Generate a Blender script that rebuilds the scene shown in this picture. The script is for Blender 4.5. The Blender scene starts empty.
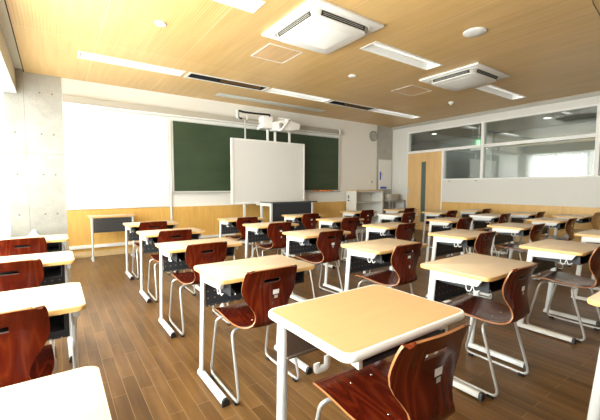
import bpy, bmesh, math, random
from mathutils import Vector, Matrix
random.seed(7)
PI = math.pi
S = bpy.context.scene
COL = S.collection

# ------------------------------------------------------------------ helpers
def link(o, parent=None):
    COL.objects.link(o)
    if parent is not None:
        o.parent = parent
    return o

def tag(o, label=None, cat=None, group=None, kind=None):
    if label: o['label'] = label
    if cat: o['category'] = cat
    if group: o['group'] = group
    if kind: o['kind'] = kind
    return o

def empty(name, loc, rz=0.0, label=None, cat=None, group=None, kind=None):
    o = bpy.data.objects.new(name, None)
    o.empty_display_size = 0.1
    link(o)
    o.location = loc
    o.rotation_euler = (0, 0, rz)
    return tag(o, label, cat, group, kind)

class MB:
    """collects shapes; build() links them as one mesh object"""
    def __init__(self):
        self.bm = bmesh.new()
    def box(self, lo, hi, mi=0, bevel=0.0, seg=2):
        lo = Vector(lo); hi = Vector(hi)
        r = bmesh.ops.create_cube(self.bm, size=1.0)
        vs = r['verts']
        c = (lo + hi) / 2; d = hi - lo
        for v in vs:
            v.co = Vector((c.x + v.co.x * d.x, c.y + v.co.y * d.y, c.z + v.co.z * d.z))
        fs = set(f for v in vs for f in v.link_faces)
        for f in fs: f.material_index = mi
        if bevel > 0:
            es = list(set(e for v in vs for e in v.link_edges))
            bmesh.ops.bevel(self.bm, geom=es, offset=bevel, segments=seg, affect='EDGES', profile=0.6)
        return self
    def prism(self, poly, axis, a, b, mi=0, side_mi=None, bevel=0.0):
        """poly: 2-D outline in the plane normal to axis ('x','y','z'), extruded a..b"""
        def P(u, v, w):
            return {'x': (w, u, v), 'y': (u, w, v), 'z': (u, v, w)}[axis]
        A = [self.bm.verts.new(P(u, v, a)) for u, v in poly]
        B = [self.bm.verts.new(P(u, v, b)) for u, v in poly]
        n = len(poly)
        f1 = self.bm.faces.new(A[::-1]); f2 = self.bm.faces.new(B)
        f1.material_index = f2.material_index = mi
        sf = []
        for i in range(n):
            f = self.bm.faces.new((A[i], A[(i + 1) % n], B[(i + 1) % n], B[i]))
            f.material_index = mi if side_mi is None else side_mi
            sf.append(f)
        if bevel > 0:
            es = list(set(list(f1.edges) + list(f2.edges)))
            bmesh.ops.bevel(self.bm, geom=es, offset=bevel, segments=2, affect='EDGES', profile=0.5,
                            material=-1)
        return self
    def tube(self, pts, r, n=10, mi=0, closed=False, ry=None, cap=True):
        pts = [Vector(p) for p in pts]
        m = len(pts)
        tan = []
        for i in range(m):
            if closed: t = pts[(i + 1) % m] - pts[i - 1]
            else: t = pts[min(i + 1, m - 1)] - pts[max(i - 1, 0)]
            tan.append(t.normalized())
        up = Vector((0, 0, 1)) if abs(tan[0].z) < 0.9 else Vector((0, 1, 0))
        nrm = (up - tan[0] * up.dot(tan[0])).normalized()
        rings = []
        for i in range(m):
            nrm = (nrm - tan[i] * nrm.dot(tan[i]))
            nrm.normalize()
            b = tan[i].cross(nrm)
            rr = r[i] if isinstance(r, (list, tuple)) else r
            r2 = rr if ry is None else ry
            rings.append([self.bm.verts.new(pts[i] + nrm * (math.cos(2 * PI * k / n) * rr) + b * (math.sin(2 * PI * k / n) * r2)) for k in range(n)])
        rng = range(m if closed else m - 1)
        for i in rng:
            A = rings[i]; B = rings[(i + 1) % m]
            for k in range(n):
                f = self.bm.faces.new((A[k], A[(k + 1) % n], B[(k + 1) % n], B[k])); f.material_index = mi
        if cap and not closed:
            self.bm.faces.new(rings[0][::-1]).material_index = mi
            self.bm.faces.new(rings[-1]).material_index = mi
        return self
    def lathe(self, prof, center, axis='z', n=24, mi=0):
        c = Vector(center)
        rings = []
        for r, h in prof:
            ring = []
            for k in range(n):
                a = 2 * PI * k / n
                u, v = r * math.cos(a), r * math.sin(a)
                p = {'z': Vector((u, v, h)), 'y': Vector((u, h, v)), 'x': Vector((h, u, v))}[axis]
                ring.append(self.bm.verts.new(c + p))
            rings.append(ring)
        for A, B in zip(rings, rings[1:]):
            for k in range(n):
                self.bm.faces.new((A[k], A[(k + 1) % n], B[(k + 1) % n], B[k])).material_index = mi
        self.bm.faces.new(rings[0][::-1]).material_index = mi
        self.bm.faces.new(rings[-1]).material_index = mi
        return self
    def build(self, name, mats, parent=None, loc=None, rot=None, angle=38, smooth=True):
        bm = self.bm
        bmesh.ops.recalc_face_normals(bm, faces=bm.faces)
        lim = math.radians(angle)
        for e in bm.edges:
            if len(e.link_faces) == 2:
                e.smooth = e.calc_face_angle(0) < lim
        for f in bm.faces: f.smooth = smooth
        me = bpy.data.meshes.new(name)
        bm.to_mesh(me); bm.free()
        if not isinstance(mats, (list, tuple)): mats = [mats]
        for m in mats: me.materials.append(m)
        o = bpy.data.objects.new(name, me)
        link(o, parent)
        if loc is not None: o.location = loc
        if rot is not None: o.rotation_euler = rot
        return o

def copy_tree(o, parent=None):
    c = o.copy(); COL.objects.link(c)
    if parent is not None: c.parent = parent
    for ch in list(o.children):
        copy_tree(ch, c)
    return c

def rrect(x0, y0, x1, y1, r, n=5):
    pts = []
    for cx, cy, a0 in ((x1 - r, y1 - r, 0), (x0 + r, y1 - r, 90), (x0 + r, y0 + r, 180), (x1 - r, y0 + r, 270)):
        for i in range(n + 1):
            a = math.radians(a0 + 90 * i / n)
            pts.append((cx + r * math.cos(a), cy + r * math.sin(a)))
    return pts

def arc_path(pts, r, n=5):
    """polyline with rounded corners"""
    pts = [Vector(p) for p in pts]
    out = [pts[0]]
    for i in range(1, len(pts) - 1):
        a, b, c = pts[i - 1], pts[i], pts[i + 1]
        u = (a - b); v = (c - b)
        d = min(r, u.length * 0.49, v.length * 0.49)
        p0 = b + u.normalized() * d; p1 = b + v.normalized() * d
        for k in range(n + 1):
            t = k / n
            out.append((1 - t) ** 2 * p0 + 2 * t * (1 - t) * b + t * t * p1)
    out.append(pts[-1])
    return out

# ------------------------------------------------------------------ materials
def mat(name, color, rough=0.5, metal=0.0, spec=0.5, emis=None, estr=0.0):
    m = bpy.data.materials.new(name); m.use_nodes = True
    b = m.node_tree.nodes['Principled BSDF']
    b.inputs['Base Color'].default_value = (*color, 1)
    b.inputs['Roughness'].default_value = rough
    b.inputs['Metallic'].default_value = metal
    b.inputs['Specular IOR Level'].default_value = spec
    if emis:
        b.inputs['Emission Color'].default_value = (*emis, 1)
        b.inputs['Emission Strength'].default_value = estr
    return m

def nd(m, t, **kw):
    n = m.node_tree.nodes.new(t)
    for k, v in kw.items(): setattr(n, k, v)
    return n
def lk(m, a, b): m.node_tree.links.new(a, b)
def ramp(m, fac, stops):
    r = nd(m, 'ShaderNodeValToRGB')
    cr = r.color_ramp
    while len(cr.elements) < len(stops): cr.elements.new(0.5)
    for e, (p, c) in zip(cr.elements, stops):
        e.position = p; e.color = (*c, 1) if len(c) == 3 else c
    lk(m, fac, r.inputs[0])
    return r.outputs[0]
def coords(m, scale=(1, 1, 1), kind='Object', rot=(0, 0, 0)):
    tc = nd(m, 'ShaderNodeTexCoord'); mp = nd(m, 'ShaderNodeMapping')
    mp.inputs['Scale'].default_value = scale
    mp.inputs['Rotation'].default_value = rot
    lk(m, tc.outputs[kind], mp.inputs[0])
    return mp.outputs[0]
def noise(m, vec, scale, detail=3, rough=0.5, dist=0.0):
    n = nd(m, 'ShaderNodeTexNoise')
    n.inputs['Scale'].default_value = scale; n.inputs['Detail'].default_value = detail
    n.inputs['Roughness'].default_value = rough; n.inputs['Distortion'].default_value = dist
    lk(m, vec, n.inputs['Vector'])
    return n.outputs[0]
def mix(m, fac, a, b, blend='MIX'):
    n = nd(m, 'ShaderNodeMix', data_type='RGBA', blend_type=blend)
    for sock, val in ((n.inputs[0], fac), (n.inputs[6], a), (n.inputs[7], b)):
        if isinstance(val, (int, float)): sock.default_value = val
        elif isinstance(val, tuple): sock.default_value = (*val, 1)
        else: lk(m, val, sock)
    return n.outputs[2]
def math_(m, op, a, b=None):
    n = nd(m, 'ShaderNodeMath', operation=op)
    for sock, val in ((n.inputs[0], a), (n.inputs[1], b)):
        if val is None: continue
        if isinstance(val, (int, float)): sock.default_value = val
        else: lk(m, val, sock)
    return n.outputs[0]
def P(m): return m.node_tree.nodes['Principled BSDF']
def bump(m, h, strength=0.2, dist=0.01):
    b = nd(m, 'ShaderNodeBump'); b.inputs['Strength'].default_value = strength
    b.inputs['Distance'].default_value = dist
    lk(m, h, b.inputs['Height']); lk(m, b.outputs[0], P(m).inputs['Normal'])

def wood(name, c1, c2, scale=(1, 1, 1), rough=0.4, sc=4.0, spec=0.5, gs=0.5):
    """straight-grained wood: stretched noise"""
    m = mat(name, c1, rough, spec=spec)
    v = coords(m, scale)
    a = noise(m, v, sc, 4, 0.6, 0.6)
    b = noise(m, v, sc * 5, 3, 0.6, 0.2)
    f = math_(m, 'ADD', math_(m, 'MULTIPLY', a, 1 - gs), math_(m, 'MULTIPLY', b, gs))
    lk(m, ramp(m, f, [(0.35, c2), (0.62, c1)]), P(m).inputs['Base Color'])
    return m

M = {}
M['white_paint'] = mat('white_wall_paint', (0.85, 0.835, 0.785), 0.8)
M['wall_right'] = mat('shaded_white_wall_paint', (0.70, 0.69, 0.645), 0.75)  # white paint darkened in colour for light falling off away from the windows
M['trim_white'] = mat('white_window_trim', (0.83, 0.83, 0.80), 0.45)
M['steel'] = mat('white_powdercoated_steel', (0.64, 0.655, 0.65), 0.35)
M['rim_white'] = mat('white_plastic_rim', (0.85, 0.84, 0.80), 0.35)
M['dark_panel'] = mat('charcoal_sheet_metal', (0.028, 0.03, 0.036), 0.45)
M['black'] = mat('black_plastic', (0.012, 0.012, 0.014), 0.45)
M['dark_gap'] = mat('dark_recess', (0.02, 0.018, 0.016), 0.8)
M['ac_white'] = mat('air_conditioner_plastic', (0.80, 0.79, 0.75), 0.45)
M['ac_inner'] = mat('air_conditioner_filter_panel', (0.86, 0.855, 0.82), 0.5)
M['tube_metal'] = mat('satin_chair_tube', (0.50, 0.50, 0.48), 0.3, metal=0.5)
M['chrome'] = mat('chrome', (0.75, 0.75, 0.75), 0.2, metal=1.0)
M['sticker'] = mat('paper_sticker', (0.85, 0.85, 0.83), 0.6)
M['sticker_grey'] = mat('grey_print_sticker', (0.45, 0.43, 0.38), 0.6)
M['cream'] = mat('cream_plastic', (0.72, 0.68, 0.58), 0.5)
M['cab_white'] = mat('white_cabinet_laminate', (0.76, 0.75, 0.71), 0.5)
M['cab_in'] = mat('cabinet_interior', (0.66, 0.65, 0.60), 0.6)
M['grey_metal'] = mat('grey_trolley_metal', (0.36, 0.35, 0.33), 0.4, metal=0.3)
M['grey_box'] = mat('grey_carton', (0.42, 0.39, 0.34), 0.7)
M['wb'] = mat('whiteboard_enamel', (0.86, 0.86, 0.84), 0.25)
M['screen'] = mat('projection_board_surface', (0.74, 0.735, 0.71), 0.45)
M['alu'] = mat('brushed_aluminium', (0.72, 0.72, 0.70), 0.35, metal=0.4)
M['beige_metal'] = mat('beige_rail', (0.47, 0.44, 0.38), 0.5)
M['orange'] = mat('orange_felt', (0.85, 0.22, 0.02), 0.8)
M['blue'] = mat('blue_plastic', (0.03, 0.09, 0.5), 0.5)
M['yellow'] = mat('yellow_plastic', (0.75, 0.42, 0.03), 0.5)
M['green_sign'] = mat('green_sign', (0.02, 0.5, 0.16), 0.5, emis=(0.03, 0.75, 0.25), estr=0.7)
M['white_sign'] = mat('white_sign', (0.9, 0.9, 0.9), 0.5, emis=(1, 1, 1), estr=0.8)
M['lime'] = mat('lime_plastic', (0.25, 0.5, 0.03), 0.5)
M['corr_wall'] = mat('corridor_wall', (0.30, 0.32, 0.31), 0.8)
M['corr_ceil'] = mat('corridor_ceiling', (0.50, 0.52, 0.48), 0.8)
M['lamp_on'] = mat('lamp_diffuser', (0.9, 0.9, 0.88), 0.5, emis=(1, 0.97, 0.9), estr=0.35)
M['lamp_soft'] = mat('lamp_reflector', (0.84, 0.84, 0.81), 0.4, emis=(1, 0.97, 0.9), estr=0.03)
M['clock_face'] = mat('clock_face', (0.46, 0.47, 0.44), 0.35)
M['pale_green'] = mat('pale_green_cloth', (0.55, 0.70, 0.60), 0.8)
M['valance'] = mat('beige_valance', (0.66, 0.60, 0.48), 0.7)

M['beech_top'] = wood('beech_laminate_top', (0.60, 0.475, 0.325), (0.56, 0.435, 0.285), (1, 9, 9), 0.36, 2.2)
# grain of desktop runs along x: stretch
m = M['beech_top']
M['maple_top'] = wood('maple_laminate_top', (0.56, 0.325, 0.15), (0.53, 0.30, 0.135), (1, 9, 9), 0.34, 2.2)
M['ply_edge'] = wood('plywood_edge', (0.74, 0.47, 0.18), (0.58, 0.33, 0.10), (3, 3, 60), 0.4, 2.0)
M['chair_edge'] = mat('chair_plywood_edge', (0.30, 0.12, 0.04), 0.4)
M['slot_edge'] = mat('dark_slot_edge', (0.03, 0.006, 0.003), 0.5)
M['wainscot'] = wood('birch_wainscot', (0.78, 0.47, 0.13), (0.66, 0.37, 0.09), (5, 5, 0.5), 0.4, 1.3)
# wainscot panel joints every 0.9 m
def add_joints(m, pitch, axis_scale, width=0.004, depth=0.6, off=0.0):
    tc = nd(m, 'ShaderNodeTexCoord'); sp = nd(m, 'ShaderNodeSeparateXYZ')
    lk(m, tc.outputs['Object'], sp.inputs[0])
    s = math_(m, 'ADD', sp.outputs[axis_scale], off)
    fr = math_(m, 'FRACT', math_(m, 'DIVIDE', s, pitch))
    ln = math_(m, 'LESS_THAN', fr, width / pitch)
    bc = P(m).inputs['Base Color']
    src = bc.links[0].from_socket if bc.links else tuple(bc.default_value)[:3]
    f = math_(m, 'MULTIPLY', ln, depth)
    lk(m, mix(m, f, src, (0.25, 0.15, 0.06)), bc)
add_joints(M['wainscot'], 0.91, 0)
M['wainscot_side'] = wood('birch_wainscot_side', (0.74, 0.47, 0.16), (0.62, 0.37, 0.11), (5, 5, 0.5), 0.4, 1.3)
add_joints(M['wainscot_side'], 0.91, 1)
M['door_wood'] = wood('door_veneer', (0.76, 0.50, 0.23), (0.66, 0.41, 0.17), (12, 12, 0.7), 0.4, 1.5)
M['cab_top'] = wood('cabinet_top_wood', (0.70, 0.50, 0.27), (0.6, 0.42, 0.2), (1, 6, 6), 0.4, 2)
M['glare_tan_ply'] = wood('glare_tan_plywood', (0.42, 0.23, 0.08), (0.30, 0.15, 0.05), (8, 1.2, 1.2), 0.3, 1.6)  # tan colour stands in for window glare on one red-brown chair

def mahogany(name):
    m = mat(name, (0.2, 0.03, 0.01), 0.2, spec=0.35)
    oi = nd(m, 'ShaderNodeObjectInfo')
    tc = nd(m, 'ShaderNodeTexCoord')
    mp = nd(m, 'ShaderNodeMapping')
    mp.inputs['Scale'].default_value = (3.2, 0.55, 0.55)
    lk(m, tc.outputs['Object'], mp.inputs[0])
    add = nd(m, 'ShaderNodeVectorMath', operation='ADD')
    cmb = nd(m, 'ShaderNodeCombineXYZ')
    r = math_(m, 'MULTIPLY', oi.outputs['Random'], 37.0)
    lk(m, r, cmb.inputs[0]); lk(m, r, cmb.inputs[1])
    lk(m, mp.outputs[0], add.inputs[0]); lk(m, cmb.outputs[0], add.inputs[1])
    # cathedral contours: sine of a smooth noise field
    a = noise(m, add.outputs[0], 2.2, 2, 0.45, 0.3)
    w = math_(m, 'SINE', math_(m, 'MULTIPLY', a, 60.0))
    w = math_(m, 'ADD', math_(m, 'MULTIPLY', w, 0.5), 0.5)
    mp2 = nd(m, 'ShaderNodeMapping'); mp2.inputs['Scale'].default_value = (90, 5, 5)
    lk(m, tc.outputs['Object'], mp2.inputs[0])
    fine = noise(m, mp2.outputs[0], 2.5, 3, 0.6)
    c = ramp(m, w, [(0.0, (0.072, 0.0065, 0.002)), (0.5, (0.088, 0.008, 0.0025)), (0.88, (0.105, 0.011, 0.003)), (1.0, (0.13, 0.017, 0.004))])
    f2 = ramp(m, fine, [(0.3, (0.80, 0.80, 0.80)), (0.65, (1.05, 1.05, 1.05))])
    lk(m, mix(m, 1.0, c, f2, 'MULTIPLY'), P(m).inputs['Base Color'])
    P(m).inputs['Coat Weight'].default_value = 0.12
    P(m).inputs['Coat Roughness'].default_value = 0.12
    return m
M['mahogany'] = mahogany('red_brown_chair_plywood')

def floor_mat():
    m = mat('brown_plank_floor', (0.3, 0.2, 0.1), 0.3, spec=0.3)
    tc = nd(m, 'ShaderNodeTexCoord'); mp = nd(m, 'ShaderNodeMapping')
    mp.inputs['Rotation'].default_value = (0, 0, PI / 2)
    lk(m, tc.outputs['Object'], mp.inputs[0])
    br = nd(m, 'ShaderNodeTexBrick')
    br.offset = 0.37; br.offset_frequency = 2
    br.inputs['Scale'].default_value = 1.0
    br.inputs['Brick Width'].default_value = 0.55
    br.inputs['Row Height'].default_value = 0.076
    br.inputs['Mortar Size'].default_value = 0.0011
    br.inputs['Mortar Smooth'].default_value = 0.3
    br.inputs['Bias'].default_value = 0.0
    br.inputs['Color1'].default_value = (0, 0, 0, 1)
    br.inputs['Color2'].default_value = (1, 1, 1, 1)
    br.inputs['Mortar'].default_value = (0.5, 0.5, 0.5, 1)
    lk(m, mp.outputs[0], br.inputs['Vector'])
    v = coords(m, (9, 0.8, 1), 'Object')
    n1 = noise(m, v, 2.13, 4, 0.55, 0.0)
    v2 = coords(m, (3.5, 1.0, 1))
    n2 = noise(m, v2, 1.6, 3, 0.6)
    f = math_(m, 'ADD', math_(m, 'MULTIPLY', n1, 0.5), math_(m, 'ADD', math_(m, 'MULTIPLY', br.outputs['Color'], 0.19), math_(m, 'MULTIPLY', n2, 0.32)))
    c = ramp(m, f, [(0.28, (0.050, 0.022, 0.006)), (0.46, (0.100, 0.048, 0.014)), (0.66, (0.165, 0.084, 0.027))])
    c2 = mix(m, math_(m, 'MULTIPLY', br.outputs['Fac'], 0.75), c, (0.36, 0.24, 0.12))
    lk(m, c2, P(m).inputs['Base Color'])
    bump(m, math_(m, 'SUBTRACT', 1.0, br.outputs['Fac']), 0.15, 0.002)
    return m
M['floor'] = floor_mat()

def ceil_mat():
    """wood panels 1.01 m wide; fine slits run along y except in the plain border bands"""
    m = mat('slatted_wood_ceiling', (0.7, 0.45, 0.2), 0.38, spec=0.4)
    v = coords(m, (9, 0.5, 1))
    n1 = noise(m, v, 1.6, 4, 0.6, 0.4)
    n2 = noise(m, coords(m, (1.0, 0.35, 1)), 1.3, 2, 0.5)
    f = math_(m, 'ADD', math_(m, 'MULTIPLY', n1, 0.6), math_(m, 'MULTIPLY', n2, 0.4))
    c = ramp(m, f, [(0.32, (0.57, 0.365, 0.14)), (0.68, (0.74, 0.50, 0.215))])
    tc = nd(m, 'ShaderNodeTexCoord'); sp = nd(m, 'ShaderNodeSeparateXYZ')
    lk(m, tc.outputs['Object'], sp.inputs[0])
    x, y = sp.outputs[0], sp.outputs[1]
    slit = math_(m, 'LESS_THAN', math_(m, 'FRACT', math_(m, 'DIVIDE', x, 0.0303)), 0.28)
    # plain bands: y > 5.06 and a band where fittings sit
    plain = math_(m, 'LESS_THAN', y, 5.06)
    s2 = math_(m, 'MULTIPLY', math_(m, 'MULTIPLY', slit, plain), 0.32)
    c = mix(m, s2, c, (0.33, 0.18, 0.06))
    seam = math_(m, 'LESS_THAN', math_(m, 'FRACT', math_(m, 'DIVIDE', math_(m, 'ADD', x, 0.505), 1.01)), 0.008)
    c = mix(m, math_(m, 'MULTIPLY', seam, 0.6), c, (0.85, 0.66, 0.42))
    seamy = math_(m, 'LESS_THAN', math_(m, 'ABSOLUTE', math_(m, 'SUBTRACT', y, 5.06)), 0.003)
    c = mix(m, math_(m, 'MULTIPLY', seamy, 0.5), c, (0.85, 0.66, 0.42))
    lk(m, c, P(m).inputs['Base Color'])
    return m
M['ceiling'] = ceil_mat()

def concrete_mat():
    m = mat('fair_faced_concrete', (0.5, 0.49, 0.45), 0.7)
    n1 = noise(m, coords(m), 3.0, 6, 0.65)
    n2 = noise(m, coords(m), 60.0, 3, 0.6)
    f = math_(m, 'ADD', math_(m, 'MULTIPLY', n1, 0.7), math_(m, 'MULTIPLY', n2, 0.3))
    lk(m, ramp(m, f, [(0.35, (0.36, 0.345, 0.305)), (0.65, (0.50, 0.485, 0.44))]), P(m).inputs['Base Color'])
    return m
M['concrete'] = concrete_mat()

def chalk_mat():
    m = mat('chalkboard_green', (0.04, 0.07, 0.035), 0.5)
    n1 = noise(m, coords(m, (1, 1, 3)), 1.2, 4, 0.6)
    lk(m, ramp(m, n1, [(0.3, (0.030, 0.052, 0.026)), (0.7, (0.048, 0.078, 0.038))]), P(m).inputs['Base Color'])
    return m
M['chalk'] = chalk_mat()

def perforated():
    m = mat('perforated_charcoal_sheet', (0.03, 0.033, 0.038), 0.45)
    tc = nd(m, 'ShaderNodeTexCoord'); mp = nd(m, 'ShaderNodeMapping')
    mp.inputs['Scale'].default_value = (1 / 0.045, 1, 1 / 0.045)
    lk(m, tc.outputs['Object'], mp.inputs[0])
    fr = nd(m, 'ShaderNodeVectorMath', operation='FRACTION'); lk(m, mp.outputs[0], fr.inputs[0])
    sb = nd(m, 'ShaderNodeVectorMath', operation='SUBTRACT'); lk(m, fr.outputs[0], sb.inputs[0]); sb.inputs[1].default_value = (0.5, 0, 0.5)
    ml = nd(m, 'ShaderNodeVectorMath', operation='MULTIPLY'); lk(m, sb.outputs[0], ml.inputs[0]); ml.inputs[1].default_value = (1, 0, 1)
    ln = nd(m, 'ShaderNodeVectorMath', operation='LENGTH'); lk(m, ml.outputs[0], ln.inputs[0])
    d = math_(m, 'LESS_THAN', ln.outputs['Value'], 0.11)
    lk(m, mix(m, d, (0.03, 0.033, 0.038), (0.34, 0.27, 0.18)), P(m).inputs['Base Color'])
    return m
M['perf'] = perforated()

def glass_mat(name='window_glass', tint=(0.85, 0.9, 0.88), refl=1.0):
    m = bpy.data.materials.new(name); m.use_nodes = True
    nt = m.node_tree; nt.nodes.clear()
    out = nd(m, 'ShaderNodeOutputMaterial'); tr = nd(m, 'ShaderNodeBsdfTransparent'); gl = nd(m, 'ShaderNodeBsdfGlossy')
    tr.inputs[0].default_value = (*tint, 1); gl.inputs['Roughness'].default_value = 0.0
    fr = nd(m, 'ShaderNodeLayerWeight'); fr.inputs[0].default_value = 0.5
    fk = math_(m, 'ADD', 0.045, math_(m, 'MULTIPLY', math_(m, 'POWER', fr.outputs['Facing'], 5.0), 0.6 / refl))
    mx = nd(m, 'ShaderNodeMixShader')
    f = math_(m, 'MULTIPLY', fk, refl)
    lk(m, f, mx.inputs[0]); lk(m, tr.outputs[0], mx.inputs[1]); lk(m, gl.outputs[0], mx.inputs[2])
    lk(m, mx.outputs[0], out.inputs[0])
    return m
M['glass'] = glass_mat('window_glass', (0.95, 0.97, 0.96), 1.0)
M['glass_dim'] = glass_mat('partition_glass', (0.86, 0.90, 0.88), 3.0)
M['glass_door'] = mat('grey_green_door_glass', (0.10, 0.14, 0.125), 0.12)

def curtain_mat():
    m = bpy.data.materials.new('sheer_white_curtain'); m.use_nodes = True
    nt = m.node_tree; nt.nodes.clear()
    out = nd(m, 'ShaderNodeOutputMaterial')
    d = nd(m, 'ShaderNodeBsdfDiffuse'); t = nd(m, 'ShaderNodeBsdfTranslucent'); tr = nd(m, 'ShaderNodeBsdfTransparent')
    d.inputs[0].default_value = (0.9, 0.9, 0.88, 1); t.inputs[0].default_value = (0.95, 0.95, 0.93, 1)
    a = nd(m, 'ShaderNodeMixShader'); a.inputs[0].default_value = 0.55
    lk(m, d.outputs[0], a.inputs[1]); lk(m, t.outputs[0], a.inputs[2])
    b = nd(m, 'ShaderNodeMixShader'); b.inputs[0].default_value = 0.25
    lk(m, a.outputs[0], b.inputs[1]); lk(m, tr.outputs[0], b.inputs[2])
    lk(m, b.outputs[0], out.inputs[0])
    return m
M['curtain'] = curtain_mat()

# ------------------------------------------------------------------ camera (image 600 x 420)
cam_d = bpy.data.cameras.new('camera'); cam = bpy.data.objects.new('camera', cam_d); link(cam)
cam_d.sensor_fit = 'HORIZONTAL'; cam_d.sensor_width = 36.0; cam_d.lens = 346.0 / 600 * 36
cam_d.clip_start = 0.02; cam_d.clip_end = 100
Rm = Matrix(((8.15607378e-01, 3.83775337e-02, -5.77331594e-01),
             (-5.78605742e-01, 5.40972849e-02, -8.13811329e-01),
             (0.0, 9.97797900e-01, 6.63276061e-02)))
cam.matrix_world = Matrix.Translation((0, 0, 1.22)) @ Rm.to_4x4()
S.camera = cam

# ------------------------------------------------------------------ room
XL, XR, YF, YB, ZC = -0.72, 8.40, 7.0, -2.6, 3.01
def struct(name, mb, mats, **kw):
    return tag(mb.build(name, mats, **kw), kind='structure')

struct('floor', MB().box((XL - 0.2, YB - 0.2, -0.1), (XR + 3.2, YF + 0.25, 0)), M['floor'])

# ceiling with recesses for the light troughs and slots
holes = [(0.34, 5.51, 1.72, 5.78), (1.80, 5.51, 3.23, 5.78), (3.30, 5.51, 4.69, 5.78), (4.78, 5.53, 6.08, 5.80), (6.14, 5.53, 7.72, 5.80),
         (2.64, 6.38, 5.28, 6.58),
         (0.34, 3.04, 1.73, 3.28), (3.31, 3.04, 4.71, 3.30), (6.31, 3.12, 7.72, 3.38)]
XE = -0.31
def ceiling_mb():
    mb = MB()
    xs = sorted(set([XE, XR] + [h[0] for h in holes] + [h[2] for h in holes]))
    ys = sorted(set([YB, YF] + [h[1] for h in holes] + [h[3] for h in holes]))
    for i in range(len(xs) - 1):
        for j in range(len(ys) - 1):
            cx, cy = (xs[i] + xs[i + 1]) / 2, (ys[j] + ys[j + 1]) / 2
            if any(h[0] < cx < h[2] and h[1] < cy < h[3] for h in holes): continue
            v = [mb.bm.verts.new(p) for p in ((xs[i], ys[j], ZC), (xs[i], ys[j + 1], ZC), (xs[i + 1], ys[j + 1], ZC), (xs[i + 1], ys[j], ZC))]
            mb.bm.faces.new(v)
    bmesh.ops.remove_doubles(mb.bm, verts=mb.bm.verts, dist=1e-5)
    r = bmesh.ops.extrude_face_region(mb.bm, geom=list(mb.bm.faces))
    for g in r['geom']:
        if isinstance(g, bmesh.types.BMVert): g.co.z += 0.06
    return mb
struct('ceiling', ceiling_mb(), M['ceiling'])
struct('ceiling_slab', MB().box((XL - 0.2, YB - 0.2, ZC + 0.20), (XR, YF + 0.2, ZC + 0.3)), M['concrete'])

# front wall
struct('wall_front', MB().box((0.16, YF, 0), (7.71, YF + 0.2, ZC + 0.2)), M['white_paint'])
def conc(x0, x1, y, name, seam_x=None):
    mb = MB()
    mb.box((x0, y, 0), (x1, YF + 0.2, ZC + 0.2))
    o = struct(name, mb, M['concrete'])
    return o
def concrete_holes(name, pts, y, seams, n0):
    mb = MB()
    for x, z in pts:
        mb.lathe([(0.014, -0.001), (0.014, 0.0)], (x, y, z), 'y', 12)
    for (x0, z0, x1, z1) in seams:
        mb.box((x0, y - 0.001, z0), (x1, y, z1))
    return mb
conc(XL - 0.2, 0.16, 6.99, 'wall_front_concrete')
hp = [(x, z) for z in (2.72, 2.07, 1.42, 0.78) for x in (-0.13, 0.03)] + [(-0.46, z) for z in (2.07, 1.42, 0.78)]
struct('trim_1', concrete_holes('c', hp, 6.989, [(-0.335, 0, -0.331, 3.01), (-0.72, 1.75, 0.16, 1.754)], 1), mat('concrete_tie_hole', (0.20, 0.185, 0.15), 0.8))
conc(7.71, XR + 0.1, YF, 'wall_front_right')
hp2 = [(x, z) for z in (2.55, 1.9) for x in (7.9, 8.2)]
struct('trim_2', concrete_holes('c', hp2, YF - 0.001, [], 1), bpy.data.materials['concrete_tie_hole'])
# wainscot and baseboard of the front wall
struct('trim_3', MB().box((0.16, YF - 0.015, 0.10), (7.71, YF, 0.83)), M['wainscot'])
struct('baseboard_front', MB().box((0.16, YF - 0.02, 0), (7.71, YF, 0.098), bevel=0.003), wood('baseboard_wood', (0.72, 0.52, 0.28), (0.6, 0.42, 0.2), (1, 5, 5), 0.4, 2))
struct('trim_4', MB().box((0.17, YF - 0.055, 0.16), (3.2, YF - 0.016, 0.215), bevel=0.006), M['trim_white'])      # cable duct
struct('trim_5', MB().box((1.84, YF - 0.035, 0.10), (1.875, YF - 0.016, 2.52), bevel=0.003), M['trim_white'])       # upright between boards

# right wall: glazed partition, door, wainscot
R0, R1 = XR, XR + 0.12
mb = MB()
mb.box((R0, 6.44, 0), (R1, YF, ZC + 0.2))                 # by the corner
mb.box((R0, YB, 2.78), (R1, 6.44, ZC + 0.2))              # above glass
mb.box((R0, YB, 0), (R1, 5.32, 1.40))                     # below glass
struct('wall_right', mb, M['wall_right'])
struct('trim_6', MB().box((R0 - 0.012, YB, 0.10), (R0, 5.32, 0.83)), M['wainscot_side'])
struct('baseboard_right', MB().box((R0 - 0.016, YB, 0), (R0, 5.32, 0.098)), bpy.data.materials['baseboard_wood'])
struct('trim_7', MB().box((R0 - 0.05, YB, 2.93), (R0, YF, 2.955)).box((R0 - 0.03, YB, 2.955), (R0, YF, ZC)), mat('shadow_gap_trim', (0.42, 0.40, 0.34), 0.6))
def window(n, y0, y1, z0, z1, label=None):
    fr = 0.035
    mb = MB()
    x0, x1 = R0 - 0.02, R0 + 0.10
    mb.box((x0, y0, z0), (x1, y0 + fr, z1), bevel=0.003)
    mb.box((x0, y1 - fr, z0), (x1, y1, z1), bevel=0.003)
    mb.box((x0, y0 + fr, z0), (x1, y1 - fr, z0 + fr), bevel=0.003)
    mb.box((x0, y0 + fr, z1 - fr), (x1, y1 - fr, z1), bevel=0.003)
    w = struct('window_%d' % n, mb, M['trim_white'])
    MB().box((R0 + 0.045, y0 + fr, z0 + fr), (R0 + 0.051, y1 - fr, z1 - fr)).build('glass_pane', M['glass_dim'], w)
    return w
window(1, 4.29, 6.44, 2.20, 2.78)
window(2, 2.13, 4.29, 2.20, 2.78)
window(3, 0.0, 2.13, 2.20, 2.78)
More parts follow.
